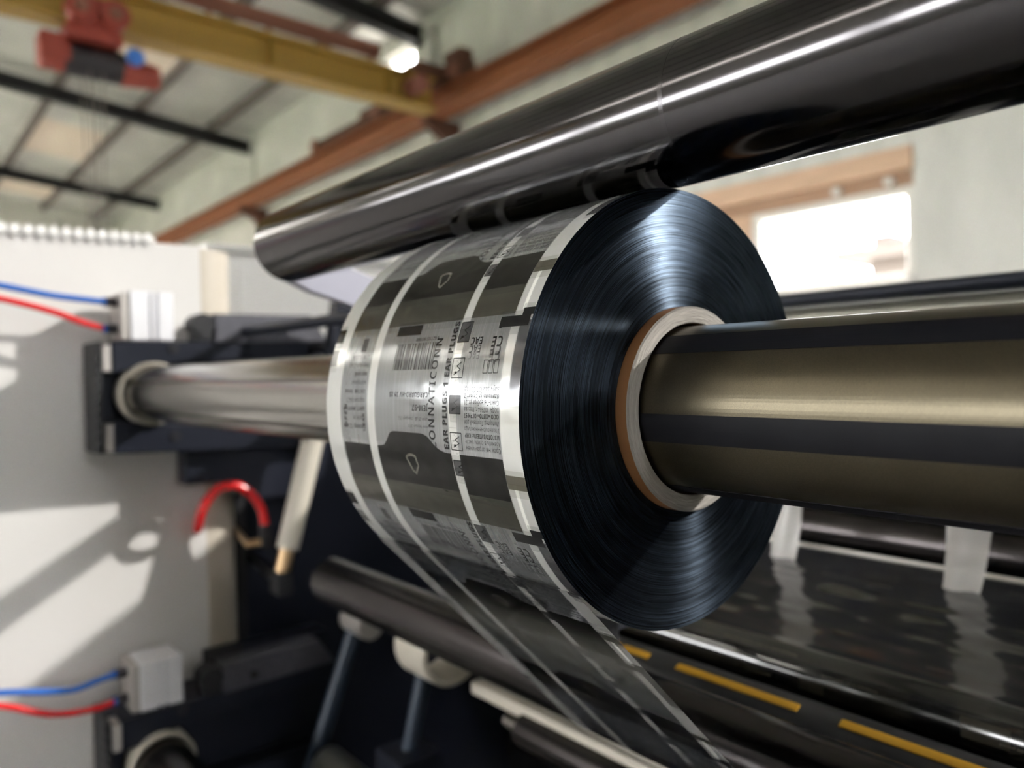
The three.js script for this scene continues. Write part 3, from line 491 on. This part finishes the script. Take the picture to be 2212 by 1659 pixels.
{ // lower web: film lying over the front roller back to the rear, with wrinkles
  const g = thing('lower_film_web', 'dark glossy printed film web behind the bronze shaft', 'film');
  const nx = 160, nz = 60, pos = [], uv = [], idx = [], x0 = -0.34, x1 = 0.42;
  for (let j = 0; j <= nz; j++) for (let i = 0; i <= nx; i++) {
    const x = x0 + (x1 - x0) * i / nx, t = j / nz; let y, z;
    if (t < 0.2) { const a = THREE.MathUtils.degToRad(-10 + 110 * t / 0.2); z = -0.222 + 0.0200 * Math.cos(a); y = -0.2015 + 0.0200 * Math.sin(a); }
    else { const u = (t - 0.2) / 0.8; z = -0.2255 - 0.20 * u; y = -0.1818 + 0.022 * u + 0.0022 * Math.sin(Math.PI * u) * (N(i / nx, j / nz, 12) - 0.5 + 0.7 * (N(i / nx, j / nz, 32) - 0.5)); }
    pos.push(x, y, z); uv.push(1 - t * 1.6, (x - x0) / 0.28); if (i < nx && j < nz) { const a = j * (nx + 1) + i, b = a + nx + 1; idx.push(a, a + 1, b, b, a + 1, b + 1); }
  }
  const q = new THREE.BufferGeometry(); q.setAttribute('position', new THREE.Float32BufferAttribute(pos, 3)); q.setAttribute('uv', new THREE.Float32BufferAttribute(uv, 2)); q.setIndex(idx); q.computeVertexNormals();
  // dark print with rows of pale lettering
  const cv = document.createElement('canvas'); cv.width = cv.height = 1024; const c = cv.getContext('2d'); c.fillStyle = '#26241f'; c.fillRect(0, 0, 1024, 1024); let s = 5; const rr = () => { s = (s * 1103515245 + 12345) & 0x7fffffff; return s / 0x7fffffff; };
  for (let k = 0; k < 40; k++) { c.fillStyle = rr() < 0.5 ? '#0c0c0d' : '#38342c'; c.fillRect(rr() * 1024, rr() * 1024, 20 + rr() * 120, 20 + rr() * 100); }
  for (let k = 0; k < 16; k++) { c.fillStyle = '#050505'; c.fillRect(rr() * 1024, rr() * 1024, 16 + rr() * 20, 60 + rr() * 90); }
  c.fillStyle = '#8d8578'; for (let k = 0; k < 12; k++) { c.save(); c.translate(rr() * 1000, rr() * 1000); c.rotate(Math.PI / 2); c.font = `${10 + rr() * 12}px sans-serif`; c.fillText('беруши 2 шт для ушей', 0, 0); c.restore(); }
  const t = new THREE.CanvasTexture(cv); t.wrapS = t.wrapT = THREE.RepeatWrapping; t.colorSpace = THREE.SRGBColorSpace;
  part('film', q, phys({ map: t, roughness: 0.18, clearcoat: 1, clearcoatRoughness: 0.06, side: THREE.DoubleSide }), g);
  part('under_beam', box(x0, x1, -0.245, -0.224, -0.30, -0.19, 0.003), M.black, g);
  part('web_edge', rod([x0, -0.1598, -0.4255], [x1, -0.1598, -0.4255], 0.0022, 10), M.whiteFrame, g);
}
{ // two pieces of whitish tape hanging onto the lower web
  const strip = (x, w, kink, label) => {
    const g = thing('tape_piece', label, 'tape', 'white tape pieces on the lower web');
    const pos = [], uv = [], idx = [], n = 24, prof = [[0.050, -0.405], [0.0, -0.402], [-0.06, -0.400], [-0.10, -0.397], [-0.135, -0.390], [-0.168, -0.378], [-0.1685, -0.362]];
    const cu = new THREE.CatmullRomCurve3(prof.map(([y, z]) => V(0, y, z))).getPoints(n);
    cu.forEach((p, i) => { const tw = 0.002 * Math.sin(i * 0.9 + x * 40) * (i < n - 3 ? 1 : 0); for (let k = 0; k <= 6; k++) { const u = k / 6; pos.push(x + (u - 0.5) * w * (1 - 0.6 * (i / n) ** 4) + kink * (i / n) ** 2, p.y + (u - 0.5) * tw, p.z + 0.0035 * Math.sin(u * Math.PI * 2 + i * 0.3) * (i < n - 4 ? 1 : 0.0)); uv.push(u, i / n); } if (i) for (let k = 0; k < 6; k++) { const a = (i - 1) * 7 + k, b = a + 7; idx.push(a, b, a + 1, b, b + 1, a + 1); } });
    const q = new THREE.BufferGeometry(); q.setAttribute('position', new THREE.Float32BufferAttribute(pos, 3)); q.setAttribute('uv', new THREE.Float32BufferAttribute(uv, 2)); q.setIndex(idx); q.computeVertexNormals();
    part('strip', q, M.tape, g);
  };
  strip(-0.185, 0.034, 0.012, 'whitish tape strip hanging beside the roll onto the lower film web');
  strip(-0.018, 0.036, -0.004, 'whitish tape strip hanging onto the lower film web, right of the other');
}
{ // paper core ring and cream rail low down, arms of the black frame
  const g = thing('spare_core', 'empty cream paper core on the arm under the guide roller', 'core');
  part('tube', latheX([[-0.50, 0.036], [-0.50, 0.042], [-0.56, 0.042], [-0.56, 0.036], [-0.50, 0.036]], -0.300, -0.222, 48), M.cream, g);
  single('cream_rail', box(-0.5, -0.17, -0.357, -0.342, -0.262, -0.245, 0.003), M.cream, 'cream rail running to the right under the guide roller', 'rail');
  const a = thing('support_arm', 'slanting dark blue support arm at the lower left', 'arm');
  const blue = std({ color: C(0.02, 0.035, 0.06), roughness: 0.4 });
  part('bar', rod([-0.80, -0.60, -0.16], [-0.80, -0.345, -0.262], 0.012, 16), blue, a);
  part('end_boss', rod([-0.82, -0.345, -0.262], [-0.76, -0.345, -0.262], 0.020, 24), M.aluDark, a);
  const b = thing('support_arm', 'short dark blue support arm behind the cream paper core', 'arm');
  part('bar', rod([-0.60, -0.46, -0.22], [-0.60, -0.365, -0.245], 0.010, 16), blue, b);
  part('foot', box(-0.63, -0.57, -0.50, -0.45, -0.25, -0.19, 0.004), M.navy, b);
  const e = thing('film_sensor', 'small dark sensor block with two bright screws seen through the film', 'sensor');
  part('housing', box(-0.165, -0.118, -0.172, -0.136, -0.085, -0.062, 0.003), M.black, e);
  part('bracket_bar', box(-0.148, -0.136, -0.160, -0.150, -0.19, -0.085, 0.001), M.navy, e);
  for (const [x, y] of [[-0.141, -0.148], [-0.133, -0.139]]) part('screw_head', new THREE.SphereGeometry(0.0042, 16, 10).translate(x, y, -0.061), M.alu, e);
}

// ---------------------------------------------------------------- origins at each thing's base, then lift everything onto the floor
for (const o of [...scene.children]) {
  if (!(o.isGroup || o.isMesh)) continue;
  const b = new THREE.Box3().setFromObject(o), base = V((b.min.x + b.max.x) / 2, b.min.y, (b.min.z + b.max.z) / 2);
  if (o.isGroup) for (const c of o.children) c.position.sub(base); else o.geometry.translate(-base.x, -base.y, -base.z);
  o.position.copy(base); o.position.y += LIFT;
}
renderer.render(scene, camera);
